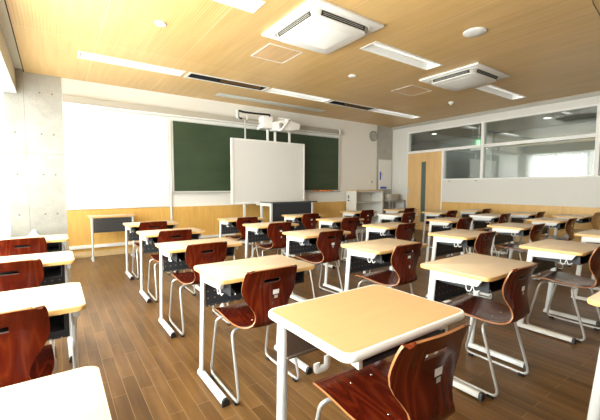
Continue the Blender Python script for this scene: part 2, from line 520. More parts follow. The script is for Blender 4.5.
window(4, 4.29, 5.32, 1.40, 2.20)
window(5, 2.13, 4.29, 1.40, 2.20)
window(6, 0.0, 2.13, 1.40, 2.20)
for k, (a, b) in enumerate(((-2.6, 0.0),)):
    struct('wall_right_infill', MB().box((R0, a, 1.40), (R1, b, 2.78)), M['wall_right'])
# little sensors/catches on the sill of the lower window
mb = MB()
for y in (5.12, 4.42): mb.box((R0 - 0.03, y - 0.025, 1.36), (R0, y + 0.025, 1.385), bevel=0.003)
struct('trim_8', mb, M['beige_metal'])

# sliding door
d = empty('door_1', (R0, 5.87, 0), kind='structure')
mb = MB()
x0, x1 = 0.0, 0.045
mb.box((x0, -0.52, 0.01), (x1, -0.04, 2.17), bevel=0.002).box((x0, 0.11, 0.01), (x1, 0.555, 2.17), bevel=0.002)
mb.box((x0, -0.04, 1.92), (x1, 0.11, 2.17)).box((x0, -0.04, 0.01), (x1, 0.11, 0.24))
mb.build('door_leaf', M['door_wood'], d)
MB().box((0.018, -0.04, 0.24), (0.028, 0.11, 1.92)).build('door_glass', M['glass_door'], d)
mb = MB().box((-0.012, 0.555, 0), (0.10, 0.57, 2.20), bevel=0.002).box((-0.012, -0.55, 0), (0.10, -0.52, 2.20), bevel=0.002).box((-0.012, -0.52, 2.17), (0.10, 0.555, 2.20), bevel=0.002)
mb.build('door_frame', M['trim_white'], d)
MB().box((-0.02, 0.50, 1.02), (0.0, 0.53, 1.20), bevel=0.004).build('door_handle', M['alu'], d)

# left (window) wall, valance and recess beside the ceiling
mb = MB()
mb.box((XL - 0.15, YB, 0), (XL, 6.99, 0.50)).box((XL - 0.15, YB, 2.62), (XL, 6.99, ZC + 0.2))
for a, b in ((6.90, 6.99), (4.62, 4.74), (2.30, 2.42), (YB, 0.12)):
    mb.box((XL - 0.15, a, 0.50), (XL, b, 2.62))
struct('wall_left', mb, M['white_paint'])
struct('trim_9', MB().box((XL, YB, 2.70), (-0.42, 6.99, ZC + 0.19)), M['valance'])
struct('trim_10', MB().box((XL, YB, 2.665), (-0.415, 6.99, 2.70), bevel=0.003), M['trim_white'])
struct('trim_11', MB().box((-0.42, YB, ZC + 0.035), (XE, 6.99, ZC + 0.05)), mat('grey_ceiling_recess', (0.82, 0.79, 0.70), 0.7))
struct('trim_12', MB().box((XE - 0.012, YB, ZC - 0.003), (XE, 6.99, ZC + 0.034)), M['dark_gap'])
bays = [(0.12, 2.30), (2.42, 4.62), (4.74, 6.90)]
for k, (a, b) in enumerate(bays):
    mb = MB(); f = 0.04; xa, xb = XL - 0.11, XL - 0.04
    mid = (a + b) / 2
    mb.box((xa, a, 0.50), (xb, a + f, 2.62)).box((xa, b - f, 0.50), (xb, b, 2.62)).box((xa, mid - f / 2, 0.50), (xb, mid + f / 2, 2.62))
    mb.box((xa, a + f, 0.50), (xb, b - f, 0.54)).box((xa, a + f, 2.58), (xb, b - f, 2.62))
    w = struct('window_%d' % (7 + k), mb, M['alu'])
    for (p, q) in ((a + f, mid - f / 2), (mid + f / 2, b - f)):
        MB().box((XL - 0.078, p, 0.54), (XL - 0.072, q, 2.58)).build('glass_pane', M['glass'], w)
# wall behind the camera
struct('wall_back', MB().box((XL - 0.2, YB - 0.2, 0), (XR + 0.1, YB, ZC + 0.2)), mat('rear_wall_paint', (0.36, 0.34, 0.29), 0.8))

# sheer curtain with folds
def curtain(name, y0, y1, x, z0, z1, amp, label, seedv):
    rnd = random.Random(seedv)
    mb = MB(); n = int((y1 - y0) / 0.012); rows = 8
    grid = []
    for j in range(rows + 1):
        z = z0 + (z1 - z0) * j / rows
        row = []
        for i in range(n + 1):
            y = y0 + (y1 - y0) * i / n
            s = math.sin(y * 62 + 0.8 * math.sin(y * 7 + seedv)) * (0.75 + 0.25 * math.sin(y * 13)) * amp
            s *= 0.8 + 0.2 * (z1 - z) / (z1 - z0)
            row.append(mb.bm.verts.new((x + s, y, z)))
        grid.append(row)
    for j in range(rows):
        for i in range(n):
            mb.bm.faces.new((grid[j][i], grid[j][i + 1], grid[j + 1][i + 1], grid[j + 1][i]))
    # hem
    o = mb.build(name, M['curtain'], angle=180)
    return tag(o, label, 'curtain')
curtain('curtain', 4.3, 6.94, -0.592, 0.45, 2.66, 0.02, 'sheer white curtain gathered at the window beside the concrete pillar', 3)

# corridor behind the glazed partition
CX = XR + 2.6
struct('wall_corridor', MB().box((CX, YB, 0), (CX + 0.1, 9.0, 3.0)).box((R1, 9.0, 0), (CX + 0.1, 9.1, 3.0)).box((R1, YB - 0.1, 0), (CX + 0.1, YB, 3.0)).box((R1 - 0.12, YF, 0), (R1, 9.0, 3.0)), M['corr_wall'])
struct('floor_corridor', MB().box((R1, YF + 0.25, -0.1), (CX + 0.1, 9.1, 0)), M['floor'])
struct('ceiling_corridor', MB().box((R1, YB, 2.86), (CX, 9.0, 2.95)), M['corr_ceil'])
struct('door_2', MB().box((CX - 0.02, 7.0, 0), (CX, 7.9, 2.1), bevel=0.004), mat('dark_corridor_door', (0.10, 0.12, 0.12), 0.5))
struct('trim_13', MB().box((CX - 0.06, 5.3, 0.0), (CX, 5.6, 2.86)), mat('corridor_pilaster', (0.5, 0.52, 0.5), 0.7))
# ------------------------------------------------------------------ student desk
H = 0.72
def desk_parts(root, kind):
    """origin: floor point under the middle of the far-left corner ... local x 0..0.65, y 0 (far edge) .. -0.47"""
    W, D = (0.652, 0.45) if kind != 'rim' else (0.67, 0.495)
    t = 0.022 if kind == 'ply' else 0.030
    r = 0.03 if kind == 'ply' else 0.045
    if kind == 'ply':
        mb = MB(); mb.prism(rrect(0, -D, W, 0, r), 'z', H - t, H, 0, 1, bevel=0.004)
        for f in mb.bm.faces:
            if f.calc_center_median().z < H - 0.0005: f.material_index = 1
        mb.build('desktop', [M['beech_top'], M['ply_edge']], root)
    else:
        top = MB().prism(rrect(0.014, -D + 0.014, W - 0.014, -0.014, 0.034), 'z', H - t + 0.004, H + 0.0004, 0).build('desktop', M['maple_top'] if kind == 'rim' else M['beech_top'], root)
        # soft white rim all round
        mb = MB()
        oc = rrect(0, -D, W, 0, r, 6); 
        prof = [(0.024, 0.0), (0.0141, t), (0.007, t), (0.002, t - 0.006), (0.0, t * 0.5), (0.002, 0.006), (0.008, 0.0)]
        rings = []
        for off, z in prof:
            k = rrect(off, -D + off, W - off, -off, max(r - off, 0.004), 6)
            rings.append([mb.bm.verts.new((x, y, H - t + z)) for x, y in k])
        nn = len(rings[0])
        for a in range(len(rings)):
            A, B = rings[a], rings[(a + 1) % len(rings)]
            for i in range(nn):
                mb.bm.faces.new((A[i], A[(i + 1) % nn], B[(i + 1) % nn], B[i]))
        mb.build('rim', M['rim_white'], top)
    u = H - t                                   # underside
    for s in (0, 1):
        ins = 0.035 if kind != 'rim' else 0.060
        cx = ins if s == 0 else W - ins
        lean = 0.06 if kind == 'ply' else 0.02
        # leg: oval tube, leaning slightly
        yb, yt = -0.03, -0.03 - lean
        mb = MB().tube([(cx, yb, 0.012), (cx, yt, u - 0.001)], 0.022, 14, ry=0.0135 if kind != 'rim' else 0.022)
        # tube() puts the radius r along its first normal; make sure the long axis is y
        mb.build('leg', M['steel'], root)
        # side rail: white tapering arm under the top
        x0, x1 = cx - 0.013, cx + 0.013
        rail = MB().prism([(yt + 0.02, u), (yt + 0.015, u - (0.062 if kind != 'rim' else 0.03)), (-D + 0.075, u - (0.045 if kind != 'rim' else 0.02)), (-D + 0.045, u)], 'x', x0, x1, bevel=0.002)
        if s == 0 and kind != 'rim': rail.box((x0 + 0.002, -D + 0.075, u - 0.044), (x0 + 0.006, yt + 0.016, u - 0.001))
        rl = rail.build('side_rail', M['steel'], root)
        # foot bar towards the pupil
        mb = MB()
        mb.prism([(cx - 0.022, 0.012), (cx - 0.019, 0.030), (cx - 0.010, 0.040), (cx + 0.010, 0.040), (cx + 0.019, 0.030), (cx + 0.022, 0.012)], 'y', -0.405, -0.005, bevel=0.002)
        ft = mb.build('foot', M['steel'], root)
        mb = MB().prism([(cx - 0.023, 0.0), (cx - 0.020, 0.031), (cx - 0.010, 0.042), (cx + 0.010, 0.042), (cx + 0.020, 0.031), (cx + 0.023, 0.0)], 'y', -0.425, -0.405, bevel=0.003)
        mb.build('foot_cap', M['black'], ft)
        MB().box((cx - 0.02, -0.035, 0), (cx + 0.02, -0.002, 0.0125)).build('foot_pad', M['black'], ft)
        # bag hook
        inx = 1 if s == 0 else -1
        if kind == 'rim':
            hk = MB().tube(arc_path([(cx, -0.33, u - 0.045), (cx, -0.33, u - 0.085), (cx - inx * 0.045, -0.33, u - 0.085), (cx - inx * 0.045, -0.33, u - 0.06)], 0.008), 0.0025, 8, ry=0.014)
        else:
            hk = MB()
            hk.tube(arc_path([(cx + inx * 0.012, -0.375, u - 0.072), (cx + inx * 0.010, -0.35, u - 0.088), (cx + inx * 0.010, -0.335, u - 0.048), (cx + inx * 0.010, -0.325, u - 0.088), (cx + inx * 0.010, -0.30, u - 0.088), (cx + inx * 0.010, -0.295, u - 0.048)], 0.012), 0.0028, 8)
        hk.build('bag_hook', M['trim_white'], root)
        if kind == 'rim':
            MB().lathe([(0.005, 0), (0.005, 0.003)], (cx - 0.019 if s == 0 else cx + 0.016, yt + 0.004, u - 0.05), 'x', 10).build('bolt', M['dark_gap'], root)
    # book tray (open towards the pupil)
    if kind != 'rim':
        mb = MB()
        x0, x1, ya, yb2, z0 = 0.075, W - 0.075, -0.415, -0.11, u - 0.085
        mb.box((x0, ya, z0), (x1, yb2, z0 + 0.003)).box((x0, yb2 - 0.003, z0), (x1, yb2, u - 0.001))
        mb.box((x0, ya, z0), (x0 + 0.003, yb2, u - 0.001)).box((x1 - 0.003, ya, z0), (x1, yb2, u - 0.001))
        tr = mb.build('book_tray', M['dark_panel'], root)
        MB().prism([(-0.13, z0 + 0.003), (-0.41, z0 + 0.003), (-0.41, z0 + 0.012), (-0.2, u - 0.002), (-0.13, u - 0.002)], 'x', x0 + 0.03, x0 + 0.033).build('divider', M['steel'], tr)
        MB().tube(arc_path([(x1 - 0.11, ya + 0.004, u - 0.002), (x1 - 0.12, ya + 0.004, z0 - 0.004), (x1 - 0.2, ya + 0.004, z0 - 0.006)], 0.02), 0.003, 8).build('tray_wire', M['chrome'], tr)
    else:
        mb = MB()
        x0, x1, ya, yb2, z0 = 0.105, W - 0.105, -D + 0.04, -0.11, u - 0.048
        mb.box((x0, ya + 0.02, z0), (x1, yb2, z0 + 0.003)).box((x0, yb2 - 0.003, z0), (x1, yb2, u - 0.001))
        mb.box((x0, ya, z0), (x1, ya + 0.003, z0 + 0.014))
        tr = mb.build('book_tray', M['dark_panel'], root)
        for xx in (x0 - 0.02, x1):
            MB().prism([(ya, u), (ya, z0 - 0.004), (ya + 0.09, z0 + 0.01), (ya + 0.15, u)], 'x', xx, xx + 0.02, bevel=0.002).build('tray_side', M['cream'], tr)
    # perforated modesty panel below the far edge
    pz = 0.47 if kind != 'rim' else 0.53
    MB().box((0.055, -0.083, pz + 0.005), (W - 0.055, -0.079, u - 0.015)).box((0.055, -0.095, pz), (W - 0.055, -0.079, pz + 0.008)).build('modesty_panel', M['perf'] if kind != 'rim' else mat('brown_grey_sheet', (0.13, 0.085, 0.062), 0.5), root)

proto_desk = {}
def put_desk(x, y, label, kind='ply', rz=0.0, H2=None):
    g = 'student desks set out in rows'
    if kind not in proto_desk:
        o = empty('student_desk', (x, y, 0), rz); desk_parts(o, kind); proto_desk[kind] = o
    else:
        o = copy_tree(proto_desk[kind]); o.location = (x, y, 0); o.rotation_euler = (0, 0, rz)
    return tag(o, label, 'desk', g)

# ------------------------------------------------------------------ school chair
def shell_profile():
    """(y, z, half width) from seat front edge to the top of the back"""
    pts = [(0.205, 0.418, 0.165), (0.198, 0.428, 0.178), (0.17, 0.434, 0.184), (0.11, 0.434, 0.187), (0.04, 0.430, 0.190), (-0.03, 0.424, 0.190), (-0.09, 0.418, 0.186),
           (-0.14, 0.415, 0.176), (-0.180, 0.416, 0.162), (-0.210, 0.424, 0.142), (-0.226, 0.438, 0.124), (-0.233, 0.460, 0.111), (-0.234, 0.487, 0.105),
           (-0.231, 0.520, 0.112), (-0.226, 0.552, 0.130), (-0.222, 0.585, 0.154), (-0.221, 0.618, 0.172), (-0.223, 0.650, 0.178), (-0.229, 0.678, 0.177), (-0.238, 0.702, 0.176),
           (-0.247, 0.725, 0.174), (-0.256, 0.745, 0.171), (-0.262, 0.757, 0.165), (-0.265, 0.763, 0.152)]
    return pts
NT = 20
def shell_point(i, t, pts):
    """t in -1..1 ; dish the seat and wrap the back"""
    y, z, w = pts[i]
    f = i / (len(pts) - 1)
    x = t * w
    back = max(0.0, min(1.0, (z - 0.45) / 0.12))
    seat = 1 - back
    dz = seat * 0.012 * (t * t) * (1 if i > 3 else i / 4)
    dy = back * 0.020 * (t * t)              # edges come forward round the back
    if i == len(pts) - 1:
        z -= 0.010 * t ** 4
    return Vector((x, y + dy, z + dz))
def make_shell(name, mats, root):
    pts = shell_profile(); n = len(pts)
    mb = MB(); bm = mb.bm
    G = [[shell_point(i, -1 + 2 * j / NT, pts) for j in range(NT + 1)] for i in range(n)]
    # normals
    N = [[None] * (NT + 1) for _ in range(n)]
    for i in range(n):
        for j in range(NT + 1):
            a = G[min(i + 1, n - 1)][j] - G[max(i - 1, 0)][j]
            b = G[i][min(j + 1, NT)] - G[i][max(j - 1, 0)]
            N[i][j] = b.cross(a).normalized()
    th = 0.009
    up = [[bm.verts.new(G[i][j] + N[i][j] * 0) for j in range(NT + 1)] for i in range(n)]
    dn = [[bm.verts.new(G[i][j] + N[i][j] * -th) for j in range(NT + 1)] for i in range(n)]
    slot = set((i, j) for i in (18,) for j in range(7, 13))
    def solid(i, j): return 0 <= i < n - 1 and 0 <= j < NT and (i, j) not in slot
    for i in range(n - 1):
        for j in range(NT):
            if not solid(i, j): continue
            bm.faces.new((up[i][j], up[i][j + 1], up[i + 1][j + 1], up[i + 1][j]))
            bm.faces.new((dn[i][j], dn[i + 1][j], dn[i + 1][j + 1], dn[i][j + 1]))
            for (di, dj, a, b) in ((-1, 0, (i, j), (i, j + 1)), (1, 0, (i + 1, j), (i + 1, j + 1)), (0, -1, (i, j), (i + 1, j)), (0, 1, (i, j + 1), (i + 1, j + 1))):
                if not solid(i + di, j + dj):
                    f = bm.faces.new((up[a[0]][a[1]], up[b[0]][b[1]], dn[b[0]][b[1]], dn[a[0]][a[1]])); f.material_index = 2 if (i + di, j + dj) in slot and di >= 0 else 1
    o = mb.build(name, mats, root, angle=50)
    return o, G, N, th
def patch(G, N, th, i0, i1, j0, j1, side, lift, thick=0.0008):
    """small sticker on the shell between fractional rows / columns; side -1 = rear face"""
    mb = MB(); a = 3; b = 3
    def pt(i, j, l):
        ia, ja = int(i), int(j); u, v = i - ia, j - ja
        g = (G[ia][ja] * (1 - u) * (1 - v) + G[ia + 1][ja] * u * (1 - v) + G[ia][ja + 1] * (1 - u) * v + G[ia + 1][ja + 1] * u * v)
        nn = N[ia][ja]
        return g + nn * (l if side < 0 else (-th - l))
    A = [[mb.bm.verts.new(pt(i0 + (i1 - i0) * p / a, j0 + (j1 - j0) * q / b, lift)) for q in range(b + 1)] for p in range(a + 1)]
    B = [[mb.bm.verts.new(pt(i0 + (i1 - i0) * p / a, j0 + (j1 - j0) * q / b, lift - thick)) for q in range(b + 1)] for p in range(a + 1)]
    for L in (A, B):
        for p in range(a):
            for q in range(b): mb.bm.faces.new((L[p][q], L[p][q + 1], L[p + 1][q + 1], L[p + 1][q]))
    return mb
def chair_parts(root, woodmat, style=0):
    sh, G, N, th = make_shell('seat_shell', [woodmat, M['chair_edge'], M['slot_edge']], root)
    if style == 0:
        patch(G, N, th, 15.6, 16.4, 10.6, 13.0, -1, 0.0012).build('label_sticker', M['sticker'], sh)
        patch(G, N, th, 14.9, 15.4, 11.2, 12.6, -1, 0.0012).build('label_sticker', M['sticker_grey'], sh)
    elif style == 1:
        patch(G, N, th, 16.7, 17.4, 10.0, 12.0, -1, 0.0012).build('label_sticker', M['sticker'], sh)
        patch(G, N, th, 14.2, 14.9, 11.0, 12.2, -1, 0.0012).build('label_sticker', M['sticker_grey'], sh)
    # screws on the seat
    for (i, j) in ((3, 7), (3, 13), (6, 7), (6, 13)):
        p = G[i][j]
        MB().lathe([(0.0055, 0.0), (0.0045, 0.0015)], (p.x, p.y, p.z + th - 0.0006), 'z', 10).build('screw', M['chrome'], sh)
    rr = 0.0088
    for s in (-1, 1):
        x = s * 0.203; xi = s * 0.12
        path = arc_path([(xi, 0.105, 0.408), (x - s * 0.01, 0.125, 0.402), (x, 0.213, 0.018), (x, -0.213, 0.018), (x - s * 0.01, -0.100, 0.396), (xi, -0.085, 0.396)], 0.055, 7)
        lp = MB().tube(path, rr, 12).build('side_loop', M['tube_metal'], root)
        for yy in (0.165, -0.165):
            MB().box((x - 0.012, yy - 0.018, 0.0), (x + 0.012, yy + 0.018, 0.02), bevel=0.004).build('glide', M['black'], lp)
    for yy, z in ((0.105, 0.408), (-0.085, 0.396)):
        MB().tube([(-0.12, yy, z), (0.12, yy, z)], rr, 10).build('cross_tube', M['tube_metal'], root)
    for s in (-1, 1):
        MB().box((s * 0.10 - 0.014, -0.11, 0.404), (s * 0.10 + 0.014, 0.13, 0.4105)).build('mounting_plate', M['tube_metal'], root)
proto_chair = {}
def put_chair(x, y, label, kind='mahogany', style=0, rz=0.0):
    key = (kind, style)
    if key not in proto_chair:
        o = empty('school_chair', (x, y, 0), rz); chair_parts(o, M[kind], style); proto_chair[key] = o
    else:
        o = copy_tree(proto_chair[key]); o.location = (x, y, 0); o.rotation_euler = (0, 0, rz)
    return tag(o, label, 'chair', 'plywood chairs tucked under the student desks')

# ------------------------------------------------------------------ desks + chairs in their places
col_name = {'A': 'column next to windows', 'B': 'second column from windows', 'C': 'third column from windows', 'D': 'fourth column from windows',
            'E': 'fifth column from windows', 'F': 'sixth column from windows', 'G': 'column along right-hand wall'}
row_name = {1: 'row nearest chalkboard', 2: 'second row from chalkboard', 3: 'third row from chalkboard', 4: 'fourth row from chalkboard',
            5: 'fifth row from chalkboard', 6: 'sixth row from chalkboard'}
# (file, row, left x, far y, desk kind, chair kind, sticker style, chair dx, chair dy)
P_ = [
 ('A', 2, -0.555, 4.44, 'ply', 'mahogany', 2, 0.0, 0.0), ('A', 3, -0.555, 3.25, 'ply', 'mahogany', 2, 0.0, 0.0),
 ('A', 4, -0.56, 2.15, 'ply', 'mahogany', 2, 0.04, 0.0), ('A', 5, -0.57, 1.11, 'ply', None, 0, 0, 0),
 ('B', 1, 0.76, 5.36, 'ply', 'mahogany', 2, 0.0, 0.0), ('B', 2, 0.74, 4.26, 'ply', 'mahogany', 2, 0.0, 0.0),
 ('B', 3, 0.71, 3.24, 'ply', 'mahogany', 2, 0.0, 0.0), ('B', 4, 0.70, 2.17, 'ply', 'mahogany', 0, -0.01, 0.0),
 ('B', 5, 0.682, 1.215, 'rim', 'mahogany', 0, 0.0, -0.094),
 ('C', 1, 2.09, 5.25, 'ply', 'mahogany', 2, 0.0, 0.0), ('C', 2, 2.06, 4.27, 'ply', 'mahogany', 1, 0.0, 0.0),
 ('C', 3, 2.05, 3.25, 'ply', 'mahogany', 0, 0.0, 0.0), ('C', 4, 2.02, 2.25, 'ply', 'mahogany', 1, 0.0, 0.0),
 ('C', 5, 1.92, 1.37, 'ply', 'mahogany', 0, 0.0, 0.0), ('C', 6, 1.92, 0.50, 'ply', 'mahogany', 0, 0.0, 0.0),
 ('D', 1, 3.32, 5.27, 'ply', 'mahogany', 1, 0.0, 0.0), ('D', 2, 3.34, 4.30, 'ply', 'mahogany', 2, 0.0, 0.0),
 ('D', 3, 3.31, 3.26, 'ply', 'mahogany', 2, 0.0, 0.0), ('D', 4, 3.28, 2.25, 'ply', 'mahogany', 2, 0.0, 0.0),
 ('D', 5, 3.23, 1.32, 'ply', 'mahogany', 0, 0.0, 0.0),
 ('E', 1, 4.78, 5.33, 'ply', 'mahogany', 1, 0.0, 0.0), ('E', 2, 4.84, 4.38, 'white', 'mahogany', 0, 0.0, 0.0),
 ('E', 3, 4.68, 3.25, 'ply', 'mahogany', 2, 0.0, 0.0), ('E', 4, 4.60, 2.27, 'ply', 'mahogany', 2, 0.0, 0.0),
 ('E', 5, 4.55, 1.32, 'ply', None, 0, 0, 0),
 ('F', 1, 6.00, 5.25, 'ply', 'mahogany', 2, 0.0, 0.0), ('F', 2, 6.04, 4.28, 'ply', 'mahogany', 2, 0.0, 0.0),
 ('F', 3, 6.04, 3.30, 'white', 'mahogany', 1, 0.0, 0.0), ('F', 4, 5.93, 2.32, 'ply', 'mahogany', 1, 0.0, 0.0),
 ('G', 2, 7.14, 4.16, 'ply', 'mahogany', 2, 0.0, 0.0), ('G', 3, 7.08, 3.14, 'ply', 'mahogany', 2, 0.0, 0.0),
 ('G', 4, 7.08, 2.38, 'ply', 'glare_tan_ply', 1, 0.0, -0.055),
]
desc = {'ply': 'pale wood-topped student desk', 'rim': 'honey wood desk with thick white rim', 'white': 'white-rimmed pale student desk'}
for fl, rw, x, y, dk, ck, st, dx, dy in P_:
    where = '%s, %s' % (col_name[fl], row_name[rw])
    put_desk(x, y, '%s, %s' % (desc[dk], where), dk)
    if ck:
        nm = 'red-brown plywood chair' if ck == 'mahogany' else 'plywood chair with window glare coloured tan'
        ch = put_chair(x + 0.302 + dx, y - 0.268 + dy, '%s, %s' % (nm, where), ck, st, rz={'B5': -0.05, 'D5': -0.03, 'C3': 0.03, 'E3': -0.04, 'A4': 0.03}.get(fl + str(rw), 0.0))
        if ck == 'glare_tan_ply': ch.scale = (1.05, 1.05, 1.05)

# small bare lectern desk at the front wall
t = empty('side_table', (0.46, 6.50, 0), label='narrow pale-topped table with charcoal panel by the front wall', cat='table')
MB().prism(rrect(-0.02, -0.02, 0.67, 0.34, 0.02), 'z', 0.722, 0.742, 0, 1, bevel=0.003).build('tabletop', [M['beech_top'], M['ply_edge']], t)
for x in (0.02, 0.63):
    MB().tube([(x, 0.02, 0.0), (x, 0.02, 0.721)], 0.016, 12).build('leg', M['steel'], t)
    MB().box((x - 0.015, 0.02, 0.0), (x + 0.015, 0.30, 0.03), bevel=0.004).build('foot', M['steel'], t)
    MB().prism([(0.04, 0.721), (0.04, 0.68), (0.30, 0.70), (0.30, 0.721)], 'x', x - 0.012, x + 0.012).build('side_rail', M['steel'], t)
MB().box((0.04, 0.015, 0.47), (0.61, 0.02, 0.71)).build('modesty_panel', M['perf'], t)

# teacher's desk
t = empty('teacher_desk', (3.42, 5.80, 0), label='tall teacher desk with dark front panel standing before the chalkboard', cat='desk')
MB().prism(rrect(0, 0, 1.16, 0.46, 0.02), 'z', 0.90, 0.925, 0, 1, bevel=0.003).build('desktop', [mat('grey_desk_laminate', (0.50, 0.50, 0.46), 0.35), M['dark_panel']], t)
MB().box((0.055, 0.03, 0.28), (1.01, 0.045, 0.898)).build('front_panel', M['dark_panel'], t)
for x in (0.03, 1.03):
    MB().box((x - 0.022, 0.02, 0.0), (x + 0.022, 0.065, 0.90), bevel=0.004).build('leg', M['steel'], t)
    MB().box((x - 0.022, 0.40, 0.0), (x + 0.022, 0.44, 0.90), bevel=0.004).build('leg', M['steel'], t)
    MB().box((x - 0.018, 0.065, 0.84), (x + 0.018, 0.40, 0.90)).build('side_rail', M['steel'], t)

# ------------------------------------------------------------------ front wall fittings
yw = YF
b = empty('whiteboard', (0.17, yw, 0.85), label='large blank whiteboard on the front wall beside the concrete pillar', cat='whiteboard')
MB().box((0.015, -0.03, 0.02), (1.645, 0.0, 1.69)).build('writing_surface', M['wb'], b)
mb = MB().box((0, -0.036, -0.01), (0.015, 0, 1.70), bevel=0.002).box((1.645, -0.036, -0.01), (1.66, 0, 1.70), bevel=0.002).box((0.015, -0.036, -0.01), (1.645, 0, 0.02), bevel=0.002).box((0.015, -0.036, 1.69), (1.645, 0, 1.70))
mb.build('frame', M['trim_white'], b)

b = empty('chalkboard', (1.90, yw, 1.12), label='wide dark green chalkboard on the front wall', cat='chalkboard')
MB().box((0.02, -0.04, 0.02), (4.29, 0, 1.38)).build('writing_surface', M['chalk'], b)
mb = MB().box((0, -0.05, -0.01), (0.02, 0, 1.40), bevel=0.002).box((4.29, -0.05, -0.01), (4.33, 0, 1.40), bevel=0.003).box((0.02, -0.05, 1.38), (4.29, 0, 1.40), bevel=0.002)
mb.build('frame', M['alu'], b)
MB().box((0.0, -0.115, -0.025), (4.33, 0, -0.010), bevel=0.003).build('chalk_tray', M['beige_metal'], b)

for k, (x, w) in enumerate(((5.40, 0.14), (5.60, 0.10), (5.74, 0.12), (5.90, 0.08))):
    e = empty('chalkboard_eraser', (x, yw - 0.076, 1.11), rz=(0.03, -0.04, 0.02, 0.04)[k], group='orange erasers on the chalk tray',
              label=('orange chalk eraser at the left end of the row on the chalk tray', 'small orange eraser second from the left on the chalk tray', 'orange chalk eraser second from the right on the chalk tray', 'smallest orange eraser at the right end on the chalk tray')[k], cat='eraser')
    MB().box((-w / 2, -0.022, 0.0), (w / 2, 0.022, 0.022), bevel=0.004).build('felt_pad', M['orange'], e)
    MB().box((-w / 2 + 0.006, -0.018, 0.022), (w / 2 - 0.006, 0.018, 0.034), bevel=0.003).build('back', M['orange'], e)

# long rail above the boards
b = empty('board_rail', (0.17, yw, 2.56), label='long beige lighting rail running above the whiteboard and chalkboard', cat='rail')
MB().prism([(0, 0.15), (-0.05, 0.16), (-0.11, 0.145), (-0.12, 0.05), (-0.10, 0.04), (0, 0.04)], 'x', 0, 5.98, bevel=0.002).build('rail_body', M['beige_metal'], b)
MB().box((0, -0.13, 0.015), (6.0, 0, 0.04), bevel=0.003).build('lower_lip', M['trim_white'], b)
MB().box((5.98, -0.135, 0.01), (6.02, 0, 0.16), bevel=0.004).build('end_cap', M['trim_white'], b)

# wall clock
M['clock_rim'] = mat('dark_silver', (0.30, 0.29, 0.26), 0.35, metal=0.4)
cl = empty('wall_clock', (7.54, yw, 2.68), label='round silver wall clock high on the front wall', cat='clock')
MB().lathe([(0.145, 0.0), (0.145, -0.035), (0.138, -0.045), (0.122, -0.045), (0.12, -0.03), (0.02, -0.03)], (0, 0, 0), 'y', 40).build('rim', M['clock_rim'], cl)
MB().lathe([(0.119, -0.030), (0.119, -0.033)], (0, 0, 0), 'y', 40).build('face', M['clock_face'], cl)
for a, L, w in ((60, 0.06, 0.006), (200, 0.09, 0.004)):
    r = math.radians(a); u = Vector((math.sin(r), 0, math.cos(r)))
    MB().tube([Vector((0, -0.036, 0)), Vector((0, -0.036, 0)) + u * L], w / 2, 6).build('clock_hand', M['black'], cl)
mb = MB()
for k in range(12):
    r = math.radians(30 * k)
    c = Vector((math.sin(r) * 0.103, -0.0335, math.cos(r) * 0.103)); u = Vector((math.sin(r), 0, math.cos(r)))
    mb.tube([c - u * 0.008, c + u * 0.008], 0.002, 4)
mb.build('hour_marks', M['black'], cl)
# thermostat-like switch
s = empty('wall_switch', (7.49, yw, 1.36), label='small white switch plate with black knob left of the concrete corner', cat='switch')
MB().box((-0.05, -0.012, -0.06), (0.05, 0, 0.06), bevel=0.004).build('plate', M['trim_white'], s)
MB().lathe([(0.018, 0.0), (0.016, -0.02)], (0, -0.012, 0.01), 'y', 16).build('knob', M['black'], s)

# interactive board on a mobile stand, in front of the chalkboard
b = empty('presentation_board', (2.97, 6.60, 0), label='white presentation board on slim posts in front of the chalkboard', cat='board')
w = 1.84
MB().box((0.03, 0.0, 0.90), (w - 0.03, 0.05, 2.19)).build('board_surface', M['screen'], b)
MB().box((0, -0.012, 0.87), (0.045, 0.06, 2.22), bevel=0.004).box((w - 0.03, -0.012, 0.87), (w, 0.06, 2.22), bevel=0.004).box((0.045, -0.012, 2.19), (w - 0.03, 0.06, 2.22), bevel=0.003).box((0.045, -0.012, 0.87), (w - 0.03, 0.06, 0.90), bevel=0.003).build('frame', M['trim_white'], b)
for x in (0.32, w - 0.32):
    MB().box((x - 0.025, 0.062, 0.05), (x + 0.025, 0.10, 2.1), bevel=0.004).build('post', M['trim_white'], b)
    ft = MB().box((x - 0.03, -0.15, 0.02), (x + 0.03, 0.30, 0.05), bevel=0.006).build('foot', M['trim_white'], b)
    for y in (-0.12, 0.27):
        MB().lathe([(0.02, -0.012), (0.02, 0.012)], (x, y, 0.0201), 'x', 14).build('castor', M['black'], ft)
MB().box((0.55, -0.07, 0.83), (1.05, -0.013, 0.868), bevel=0.008).build('pen_tray', M['trim_white'], b)
for x in (0.86, 1.05, 1.43):
    MB().box((x - 0.025, 0.005, 2.22), (x + 0.025, 0.035, 2.50), bevel=0.004).build('projector_post', M['trim_white'], b)
MB().box((0.31, 0.01, 2.22), (0.34, 0.035, 2.62), bevel=0.004).build('cable_post', M['alu'], b)
